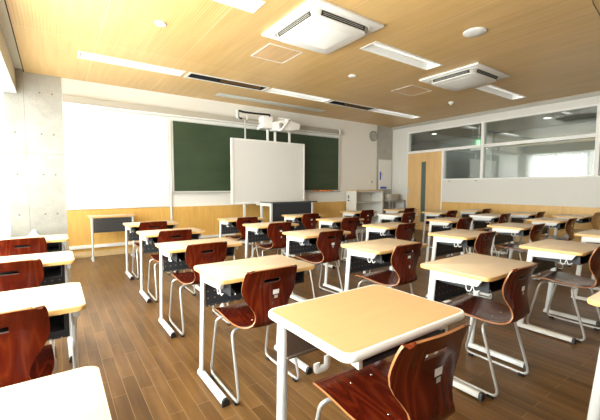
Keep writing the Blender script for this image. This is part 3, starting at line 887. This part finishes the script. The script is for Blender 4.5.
# wall projector above it
p = empty('projector', (3.60, 6.40, 2.46), label='white short-throw projector on its arm above the presentation board', cat='projector')
MB().box((0.0, 0.0, 0.0), (0.24, 0.20, 0.24), bevel=0.012).build('mount_box', M['trim_white'], p)
MB().prism([(0.24, 0.04), (0.30, -0.03), (0.62, -0.03), (0.84, 0.02), (0.87, 0.08), (0.85, 0.15), (0.60, 0.18), (0.34, 0.17), (0.24, 0.12)], 'y', -0.12, 0.20, bevel=0.012).build('projector_body', M['rim_white'], p)
MB().lathe([(0.055, 0.0), (0.05, -0.03), (0.03, -0.035)], (0.36, -0.12, 0.06), 'y', 20).build('lens', M['grey_metal'], p)
MB().tube(arc_path([(0.24, 0.1, 0.02), (0.34, -0.16, -0.05), (0.52, -0.18, 0.17), (0.44, 0.05, 0.24)], 0.05), 0.022, 10).build('support_arm', M['trim_white'], p)
MB().tube(arc_path([(0.30, -0.10, 0.19), (0.58, -0.14, 0.21), (0.66, 0.0, 0.20)], 0.03), 0.014, 8).build('support_arm', M['trim_white'], p)
MB().box((0.10, 0.20, 0.02), (0.16, 0.46, 0.08)).build('wall_bracket', M['trim_white'], p)
MB().tube(arc_path([(0.17, 0.02, 0.241), (0.17, 0.02, 0.28), (-0.10, 0.03, 0.27), (-0.42, 0.05, 0.27), (-0.54, 0.05, 0.29), (-0.54, 0.05, 0.14), (-0.46, 0.05, 0.14)], 0.04), 0.02, 10).build('cable_sleeve', M['black'], p)
MB().tube([(-0.56, 0.05, 0.30), (-0.56, 0.05, 0.13)], 0.03, 10).build('arm_joint', M['alu'], p)
MB().tube(arc_path([(-0.54, 0.05, 0.12), (-0.40, 0.05, 0.22), (-0.34, 0.05, 0.20), (-0.34, 0.05, 0.13)], 0.03), 0.014, 10).build('hinge_arm', M['trim_white'], p)
MB().tube([(-0.31, 0.06, 0.10), (0.0, 0.06, 0.09)], 0.01, 8).build('tie_rod', M['alu'], p)

# low cabinet at the right of the front wall
cx0, cx1, cy0, cy1, ch = 6.46, 7.52, 6.56, 6.94, 1.14
c = empty('low_cabinet', ((cx0), cy0, 0), label='white open shelf cabinet with wood top against the front wall', cat='cabinet')
W_, D_ = cx1 - cx0, cy1 - cy0
MB().box((0, 0, 0.05), (0.03, D_, ch - 0.03), bevel=0.002).build('side_panel', M['cab_white'], c)
MB().box((W_ - 0.06, 0, 0.05), (W_, D_, ch - 0.03), bevel=0.002).build('side_panel', M['cab_white'], c)
MB().box((0.03, D_ - 0.02, 0.05), (W_ - 0.06, D_, ch - 0.03)).build('back_panel', M['cab_in'], c)
for z in (0.05, 0.40, 0.80):
    MB().box((0.03, 0.015, z), (W_ - 0.06, D_ - 0.02, z + 0.025)).build('shelf', M['cab_white'], c)
MB().box((0.03, 0.0, ch - 0.06), (W_ - 0.06, 0.03, ch - 0.03)).build('top_rail', M['cab_white'], c)
MB().box((-0.01, -0.015, ch - 0.03), (W_ + 0.01, D_, ch), bevel=0.003).build('top', M['cab_top'], c)
MB().box((0.01, 0.01, 0.0), (W_ - 0.01, D_, 0.05)).build('plinth', M['cab_in'], c)
mb = MB()
for z in (0.98, 0.93, 0.86): 
    mb = MB(); mb.box((-0.008, 0.25, z - 0.018), (0.0, 0.31, z + 0.018), bevel=0.003).build('latch', M['black'], c)
MB().box((W_ - 0.15, 0.338, 0.97), (W_ - 0.12, 0.36, 1.0), bevel=0.003).build('lock', M['grey_metal'], c)

# small magnetic board on the concrete
b = empty('magnet_board', (7.80, yw, 1.15), label='small tall white magnet board on the concrete in the front right corner', cat='whiteboard')
MB().box((0, -0.02, 0), (0.55, 0.0, 0.88), bevel=0.003).build('panel', M['wb'], b)
MB().box((0.02, -0.035, 0.28), (0.07, -0.0201, 0.52), bevel=0.004).build('marker_holder', M['blue'], b)
MB().box((0.06, -0.05, 0.02), (0.30, -0.0201, 0.08), bevel=0.006).build('eraser', M['blue'], b)
MB().lathe([(0.022, 0), (0.018, -0.012)], (0.12, -0.0201, 0.44), 'y', 14).build('magnet', M['yellow'], b)
# switches near the door
for k, z in enumerate((1.58, 1.37)):
    s = empty('light_switch', (R0, 6.70, z), label=('upper light switch on the white wall left of the door', 'lower light switch on the white wall left of the door')[k], cat='switch')
    MB().box((-0.01, -0.035, -0.055), (0, 0.035, 0.055), bevel=0.003).build('plate', M['trim_white'], s)
    MB().box((-0.016, -0.015, -0.03), (-0.0101, 0.015, 0.03), bevel=0.002).build('rocker', M['cream'], s)

# grey trolley + carton
t = empty('metal_trolley', (7.62, 6.42, 0), label='grey metal trolley standing between the cabinet and the door', cat='trolley')
for x in (0.0, 0.66):
    for y in (0.0, 0.38):
        lg = MB().box((x, y, 0.06), (x + 0.03, y + 0.03, 0.83), bevel=0.003).build('leg', M['grey_metal'], t)
        MB().lathe([(0.028, -0.01), (0.028, 0.01)], (x + 0.015, y + 0.015, 0.0285), 'x', 14).build('castor', M['black'], lg)
for z in (0.12, 0.52, 0.81):
    MB().box((0.002, 0.002, z), (0.688, 0.408, z + 0.03), bevel=0.004).build('shelf', M['grey_metal'], t)
t = empty('carton', (7.78, 6.50, 0.841), label='grey cardboard box resting on the metal trolley', cat='box')
MB().box((0, 0, 0), (0.34, 0.26, 0.17), bevel=0.004).build('box_body', M['grey_box'], t)
MB().box((-0.004, 0.10, 0.08), (0.344, 0.15, 0.1712)).build('tape', M['cream'], t)

# ------------------------------------------------------------------ ceiling fittings
def trough(x0, y0, x1, y1, label, tubes=1, group='recessed ceiling lights'):
    t = empty('ceiling_or_fill_light', ((x0 + x1) / 2, (y0 + y1) / 2, ZC), label=label, cat='ceiling light', group=group)
    a, b = (x1 - x0) / 2, (y1 - y0) / 2
    mb = MB(); h = 0.075
    e = 0.002
    mb.box((-a + e, -b + e, h), (a - e, b - e, h + 0.004))
    mb.prism([(-b + e, 0.0), (-b + e, h), (-b + 0.03, h)], 'x', -a + e, a - e).prism([(b - e, 0.0), (b - e, h), (b - 0.03, h)], 'x', -a + e, a - e)
    mb.box((-a + e, -b + e, 0), (-a + e + 0.004, b - e, h)).box((a - e - 0.004, -b + e, 0), (a - e, b - e, h))
    mb.build('reflector', M['lamp_soft'], t)
    mb = MB(); f = 0.022
    mb.box((-a - 0.012, -b - 0.012, -0.006), (a + 0.012, -b + f - 0.012, -0.0005)).box((-a - 0.012, b - f + 0.012, -0.006), (a + 0.012, b + 0.012, -0.0005))
    mb.box((-a - 0.012, -b + f - 0.012, -0.006), (-a + f - 0.012, b - f + 0.012, -0.0005)).box((a - f + 0.012, -b + f - 0.012, -0.006), (a + 0.012, b - f + 0.012, -0.0005))
    mb.build('flange', M['trim_white'], t)
    for k in range(tubes):
        y = 0 if tubes == 1 else (-b * 0.4 + k * b * 0.8)
        MB().tube([(-a + 0.03, y, 0.04), (a - 0.03, y, 0.04)], 0.014, 12).build('fluorescent_tube', M['lamp_on'], t)
    return t
trough(*holes[0], 'long recessed ceiling light nearest the concrete pillar, above the whiteboard', 2)
trough(*holes[2], 'long recessed ceiling light between the two dark ceiling slots', 2)
trough(*holes[4], 'long recessed ceiling light right of the second dark slot, towards the clock', 2)
trough(*holes[6], 'recessed ceiling light left of the larger air conditioner, cut by the top edge', 2)
trough(*holes[7], 'recessed ceiling light between the two ceiling air conditioners', 1)
trough(*holes[8], 'recessed ceiling light right of the farther air conditioner', 1)
# chalkboard wash light: slim, closed
x0, y0, x1, y1 = holes[5]
t = empty('board_light', ((x0 + x1) / 2, (y0 + y1) / 2, ZC), label='slim pale ceiling light strip just in front of the chalkboard', cat='ceiling light')
a, b_ = (x1 - x0) / 2 - 0.002, (y1 - y0) / 2 - 0.002
MB().box((-a, -b_, 0.0), (a, b_, 0.05)).box((-a - 0.012, -b_ - 0.012, -0.004), (a + 0.012, b_ + 0.012, -0.0005)).build('housing', M['alu'], t)
MB().box((-a + 0.01, -b_ + 0.02, -0.010), (a - 0.01, b_ - 0.02, -0.004), bevel=0.002).build('diffuser', mat('board_light_diffuser', (0.66, 0.70, 0.68), 0.4), t)
# dark slots
def slot(x0, y0, x1, y1, label):
    t = empty('ceiling_slot', ((x0 + x1) / 2, (y0 + y1) / 2, ZC), label=label, cat='ceiling slot', group='dark projection slots in the ceiling')
    a, b = (x1 - x0) / 2, (y1 - y0) / 2; e = 0.002; h = 0.16
    mb = MB()
    mb.box((-a + e, -b + e, h), (a - e, b - e, h + 0.004)).box((-a + e, b - e - 0.004, 0), (a - e, b - e, h))
    mb.box((-a + e, -b + e, 0), (-a + e + 0.004, b - e, h)).box((a - e - 0.004, -b + e, 0), (a - e, b - e, h)).box((-a + e, -b + e, 0), (a - e, -b + e + 0.004, h))
    mb.build('recess', M['dark_gap'], t)
    mb = MB(); f = 0.03
    mb.box((-a - 0.012, -b - 0.012, -0.008), (a + 0.012, -b + f - 0.012, -0.0005)).box((-a - 0.012, b - f + 0.012, -0.008), (a + 0.012, b + 0.012, -0.0005))
    mb.box((-a - 0.012, -b + f - 0.012, -0.008), (-a + 0.03, b - f + 0.012, -0.0005)).box((a - 0.03, -b + f - 0.012, -0.008), (a + 0.012, b - f + 0.012, -0.0005))
    mb.build('flange', M['trim_white'], t)
    MB().box((-0.1, b - 0.06, 0.02), (a - 0.05, b - 0.008, 0.10)).build('inner_batten', mat('brown_batten', (0.16, 0.08, 0.03), 0.5), t)
    MB().tube([(-a + 0.1, -0.01, 0.09), (a - 0.1, -0.01, 0.09)], 0.03, 12).build('roller', mat('brown_roller', (0.09, 0.045, 0.02), 0.5), t)
slot(*holes[1], 'left dark slot in the ceiling, above the chalkboard left end')
slot(*holes[3], 'right dark slot in the ceiling, above the chalkboard right end')

def cassette(cx, cy, label, w=0.99, d=0.99):
    t = empty('air_conditioner', (cx, cy, ZC), label=label, cat='air conditioner', group='ceiling cassette air conditioners')
    a = w / 2
    MB().box((-a, -a, -0.028), (a, a, -0.0005), bevel=0.006).build('panel', M['ac_white'], t)
    def ring(r, z, rad): return [(x, y, z) for x, y in rrect(-r, -r, r, r, rad, 8)]
    def loft(rings, name, m, cap=False, parent=t):
        mb = MB()
        R_ = [[mb.bm.verts.new(p) for p in r] for r in rings]
        n = len(R_[0])
        for A, B in zip(R_, R_[1:]):
            for i in range(n): mb.bm.faces.new((A[i], A[(i + 1) % n], B[(i + 1) % n], B[i]))
        if cap:
            mb.bm.faces.new(R_[0]); mb.bm.faces.new(R_[-1][::-1])
        return mb.build(name, m, parent)
    # raised lip ring and the sloping outlet
    loft([ring(0.425, -0.0281, 0.10), ring(0.42, -0.036, 0.10), ring(0.405, -0.036, 0.095), ring(0.40, -0.0281, 0.095)], 'outlet_lip', M['ac_white'])
    body = loft([ring(0.396, -0.0281, 0.095), ring(0.390, -0.034, 0.09), ring(0.372, -0.078, 0.088)], 'centre_body', M['beige_metal'], True)
    MB().prism(rrect(-0.374, -0.374, 0.374, 0.374, 0.09, 8), 'z', -0.090, -0.0781, bevel=0.004).build('cover_plate', M['ac_white'], body)
    # dark louvred outlets on the four sloping sides
    for k in range(4):
        mb = MB(); q = Matrix.Rotation(k * PI / 2, 4, 'Z')
        for (u0, z0, u1, z1) in ((0.3890, -0.0345, 0.3710, -0.0765),):
            n0 = Vector((0, -1, -1)).normalized() * 0.0
            P4 = [Vector((-0.305, -u0 - 0.003, z0)), Vector((0.305, -u0 - 0.003, z0)), Vector((0.305, -u1 - 0.003, z1)), Vector((-0.305, -u1 - 0.003, z1))]
            P5 = [p + Vector((0, 0.0025, 0.0025)) for p in P4]
            A = [mb.bm.verts.new(q @ p) for p in P4]; B = [mb.bm.verts.new(q @ p) for p in P5]
            mb.bm.faces.new(A); mb.bm.faces.new(B[::-1])
            for i in range(4): mb.bm.faces.new((A[i], A[(i + 1) % 4], B[(i + 1) % 4], B[i]))
        ol = mb.build('air_outlet', M['dark_gap'], body)
        mb = MB()
        for s in (0.33, 0.66):
            y = -0.3890 - 0.0045 + 0.018 * s; z = -0.0345 - 0.042 * s
            a1 = q @ Vector((-0.28, y, z)); a2 = q @ Vector((0.28, y, z))
            mb.tube([a1, a2], 0.0022, 6)
        mb.build('louvre', M['beige_metal'], ol)
    MB().prism(rrect(-0.25, -0.25, 0.25, 0.25, 0.015), 'z', -0.093, -0.0901, bevel=0.001).build('intake_grille', M['ac_inner'], body)
cassette(2.545, 3.17, 'large white cassette air conditioner nearest the camera in the ceiling')
cassette(5.53, 3.17, 'white cassette air conditioner farther right in the ceiling')

def hatch(x0, y0, x1, y1, label):
    mb = MB(); f = 0.014
    t = empty('access_hatch', ((x0 + x1) / 2, (y0 + y1) / 2, ZC), label=label, cat='ceiling hatch', group='square access hatches in the ceiling')
    a, b = (x1 - x0) / 2, (y1 - y0) / 2
    mb.box((-a, -b, -0.004), (a, -b + f, -0.0003)).box((-a, b - f, -0.004), (a, b, -0.0003)).box((-a, -b + f, -0.004), (-a + f, b - f, -0.0003)).box((a - f, -b + f, -0.004), (a, b - f, -0.0003))
    mb.build('frame', M['trim_white'], t)
    MB().box((-a + f, -b + f, -0.002), (a - f, b - f, -0.0003)).build('hatch_panel', wood('hatch_veneer', (0.70, 0.46, 0.225), (0.55, 0.345, 0.155), (9, 0.5, 1), 0.4, 1.6), t)
hatch(2.26, 3.84, 2.77, 4.35, 'square access hatch beyond the larger air conditioner')
hatch(5.20, 3.93, 5.80, 4.40, 'square access hatch beyond the farther air conditioner')
def disc(name, x, y, r, label, cat, lens=True):
    t = empty(name, (x, y, ZC), label=label, cat=cat)
    MB().lathe([(r, -0.0005), (r, -0.008), (r * 0.93, -0.014), (r * 0.84, -0.014)], (0, 0, 0), 'z', 32).build('trim_ring', M['trim_white'], t)
    MB().lathe([(r * 0.83, -0.0141), (r * 0.80, -0.016), (r * 0.3, -0.019)], (0, 0, 0), 'z', 32).build('lens' if lens else 'grille', M['lamp_soft'] if lens else M['ac_white'], t)
disc('downlight', 1.02, 4.08, 0.06, 'small round downlight above the whiteboard side of the room', 'downlight')
disc('downlight', 3.99, 4.17, 0.06, 'small round downlight beyond the ceiling light between the air conditioners', 'downlight')
disc('ceiling_speaker', 4.04, 2.20, 0.125, 'round white ceiling speaker right of the middle of the ceiling', 'speaker', False)
t = empty('smoke_detector', (6.90, 4.22, ZC), label='small white smoke detector hanging from the ceiling near the door', cat='smoke detector')
MB().lathe([(0.05, -0.0005), (0.05, -0.02), (0.03, -0.045), (0.012, -0.05)], (0, 0, 0), 'z', 24).build('body', M['trim_white'], t)
MB().lathe([(0.012, -0.0501), (0.01, -0.07)], (0, 0, 0), 'z', 12).build('sensor_tip', M['trim_white'], t)
# ceiling rail arc cut by the top right corner
struct('trim_14', MB().tube([(4.0, 1.12, ZC - 0.004), (4.35, 1.20, ZC - 0.004), (4.75, 1.24, ZC - 0.004), (5.3, 1.26, ZC - 0.004)], 0.003, 6), M['dark_gap'])

# ------------------------------------------------------------------ corridor things
t = empty('exit_sign', (9.30, 4.86, 2.39), label='green and white exit pictogram sign glowing in the corridor behind the glass', cat='exit sign')
MB().box((-0.02, -0.10, -0.10), (0.02, 0.10, 0.10), bevel=0.004).build('sign_box', M['green_sign'], t)
mb = MB()
mb.box((-0.0215, -0.05, -0.06), (-0.0201, 0.045, 0.07))
mb.build('door_symbol', M['white_sign'], t)
# running figure
mb = MB()
fx = -0.0225
mb.lathe([(0.011, 0.0), (0.011, 0.001)], (fx, 0.0, 0.045), 'x', 12)
for a_, b2 in (((0.0, 0.03), (0.005, -0.005)), ((0.005, -0.005), (-0.025, -0.03)), ((0.005, -0.005), (0.03, -0.045)), ((0.0, 0.025), (-0.028, 0.01)), ((0.0, 0.025), (0.03, 0.015))):
    mb.tube([(fx, a_[0], a_[1]), (fx, b2[0], b2[1])], 0.0045, 6)
mb.build('running_figure', M['green_sign'], t)
MB().box((-0.006, -0.006, 0.10), (0.006, 0.006, 0.469)).build('hanger', M['trim_white'], t)
for k, (x, y) in enumerate(((9.6, 6.4), (9.7, 7.6), (9.6, 3.4))):
    t = empty('corridor_downlight', (x, y, 2.86), label=('round downlight in the corridor above the door transom', 'farthest round downlight in the corridor', 'round downlight in the corridor right of the exit sign')[k], cat='downlight', group='corridor downlights')
    MB().lathe([(0.085, 0), (0.085, -0.01), (0.08, -0.012)], (0, 0, 0), 'z', 20).build('trim_ring', M['trim_white'], t)
    MB().lathe([(0.075, -0.0121), (0.07, -0.014)], (0, 0, 0), 'z', 20).build('lens', mat('corridor_lamp', (1, 1, 1), 0.5, emis=(1, 0.98, 0.92), estr=4), t)
t = empty('corridor_lamp', (9.4, 4.9, 2.25), label='white elongated lamp hanging in the corridor below the exit sign', cat='lamp')
MB().tube([(0, -0.22, 0), (0, 0.22, 0)], 0.035, 14).build('lamp_body', M['lamp_on'], t)
MB().tube([(0, 0.18, 0.035), (0, 0.18, 0.61)], 0.004, 6).build('hanger', M['alu'], t)
# things on the transom ledge
for k, (y, h, m_, nm, lb) in enumerate(((6.14, 0.10, M['black'], 'small_box', 'small black box on the ledge above the door'), (6.00, 0.11, M['lime'], 'small_box', 'small lime green box on the ledge above the door'), (6.27, 0.07, M['cab_white'], 'small_box', 'low pale box on the ledge above the door'))):
    pass

# pale green cloth bundle in the window corner
mb = MB()
bmesh.ops.create_icosphere(mb.bm, subdivisions=4, radius=1.0)
rnd = random.Random(5)
for v in mb.bm.verts:
    p = v.co.copy()
    n_ = 1 + 0.10 * math.sin(5 * p.x + 3 * p.y) + 0.08 * math.sin(7 * p.z + 4 * p.x) + 0.05 * math.sin(11 * p.y + 9 * p.z)
    v.co = Vector((p.x * 0.13 * n_, p.y * 0.20 * n_, max(-0.9, p.z) * 0.26 * n_))
zmin = min(v.co.z for v in mb.bm.verts)
for v in mb.bm.verts: v.co.z -= zmin
o = mb.build('cloth_bag', M['pale_green'], loc=(-0.30, 6.55, 0.0))
tag(o, 'pale green cloth bag on the floor in the corner below the concrete pillar', 'bag')

# ------------------------------------------------------------------ light
w = bpy.data.worlds.new('sky'); S.world = w; w.use_nodes = True
bg = w.node_tree.nodes['Background']; bg.inputs[0].default_value = (0.92, 0.96, 1.0, 1); bg.inputs[1].default_value = 3.0
def area(name, loc, size, energy, rot, color=(1, 1, 1)):
    l = bpy.data.lights.new(name, 'AREA'); l.shape = 'RECTANGLE'; l.size, l.size_y = size; l.energy = energy; l.color = color
    o = bpy.data.objects.new(name, l); link(o); o.location = loc; o.rotation_euler = rot
    return o
# daylight outside each window bay (faces +x)
for k, (a, b) in enumerate(bays):
    area('window_daylight', (XL - 0.30, (a + b) / 2, 1.56), (2.06, b - a - 0.1), (200, 200, 125)[k] * (b - a) / 2.2, (0, -PI / 2, 0), (1.0, 0.985, 0.95))
# unseen fill lamps added behind the camera, then the fluorescent rows
for (x, y) in ((1.0, 0.4), (4.0, 0.4), (7.0, 0.4), (1.0, -1.6), (4.0, -1.6), (7.0, -1.6)):
    t = empty('ceiling_or_fill_light', (x, y, ZC), label='unseen fill lamp added behind the camera', cat='ceiling light', group='fill lamps added behind the camera')
    MB().box((-0.65, -0.12, -0.05), (0.65, 0.12, -0.0005), bevel=0.004).build('housing', M['trim_white'], t)
    area('fluorescent_or_fill_light', (x, y, ZC - 0.06), (1.2, 0.2), 3, (0, 0, 0), (1, 0.96, 0.88))
for h in (holes[0], holes[2], holes[4], holes[6], holes[7], holes[8]):
    area('fluorescent_or_fill_light', ((h[0] + h[2]) / 2, (h[1] + h[3]) / 2, ZC + 0.02), (h[2] - h[0] - 0.06, 0.12), 1.2, (0, 0, 0), (1, 0.96, 0.88))
area('corridor_light', (9.9, 4.5, 2.84), (1.6, 5.0), 34, (0, 0, 0), (1, 0.97, 0.9))

sn = bpy.data.lights.new('hazy_sun', 'SUN'); sn.energy = 2.6; sn.angle = math.radians(16); sn.color = (1, 0.96, 0.88)
so = bpy.data.objects.new('hazy_sun', sn); link(so); so.location = (-4, 2, 8)
so.rotation_euler = Vector((0.455, -0.10, -0.885)).to_track_quat('-Z', 'Y').to_euler()

S.view_settings.view_transform = 'Standard'
S.view_settings.look = 'None'
S.view_settings.gamma = 1.0
S.view_settings.exposure = 0.44
S.view_settings.use_curve_mapping = False
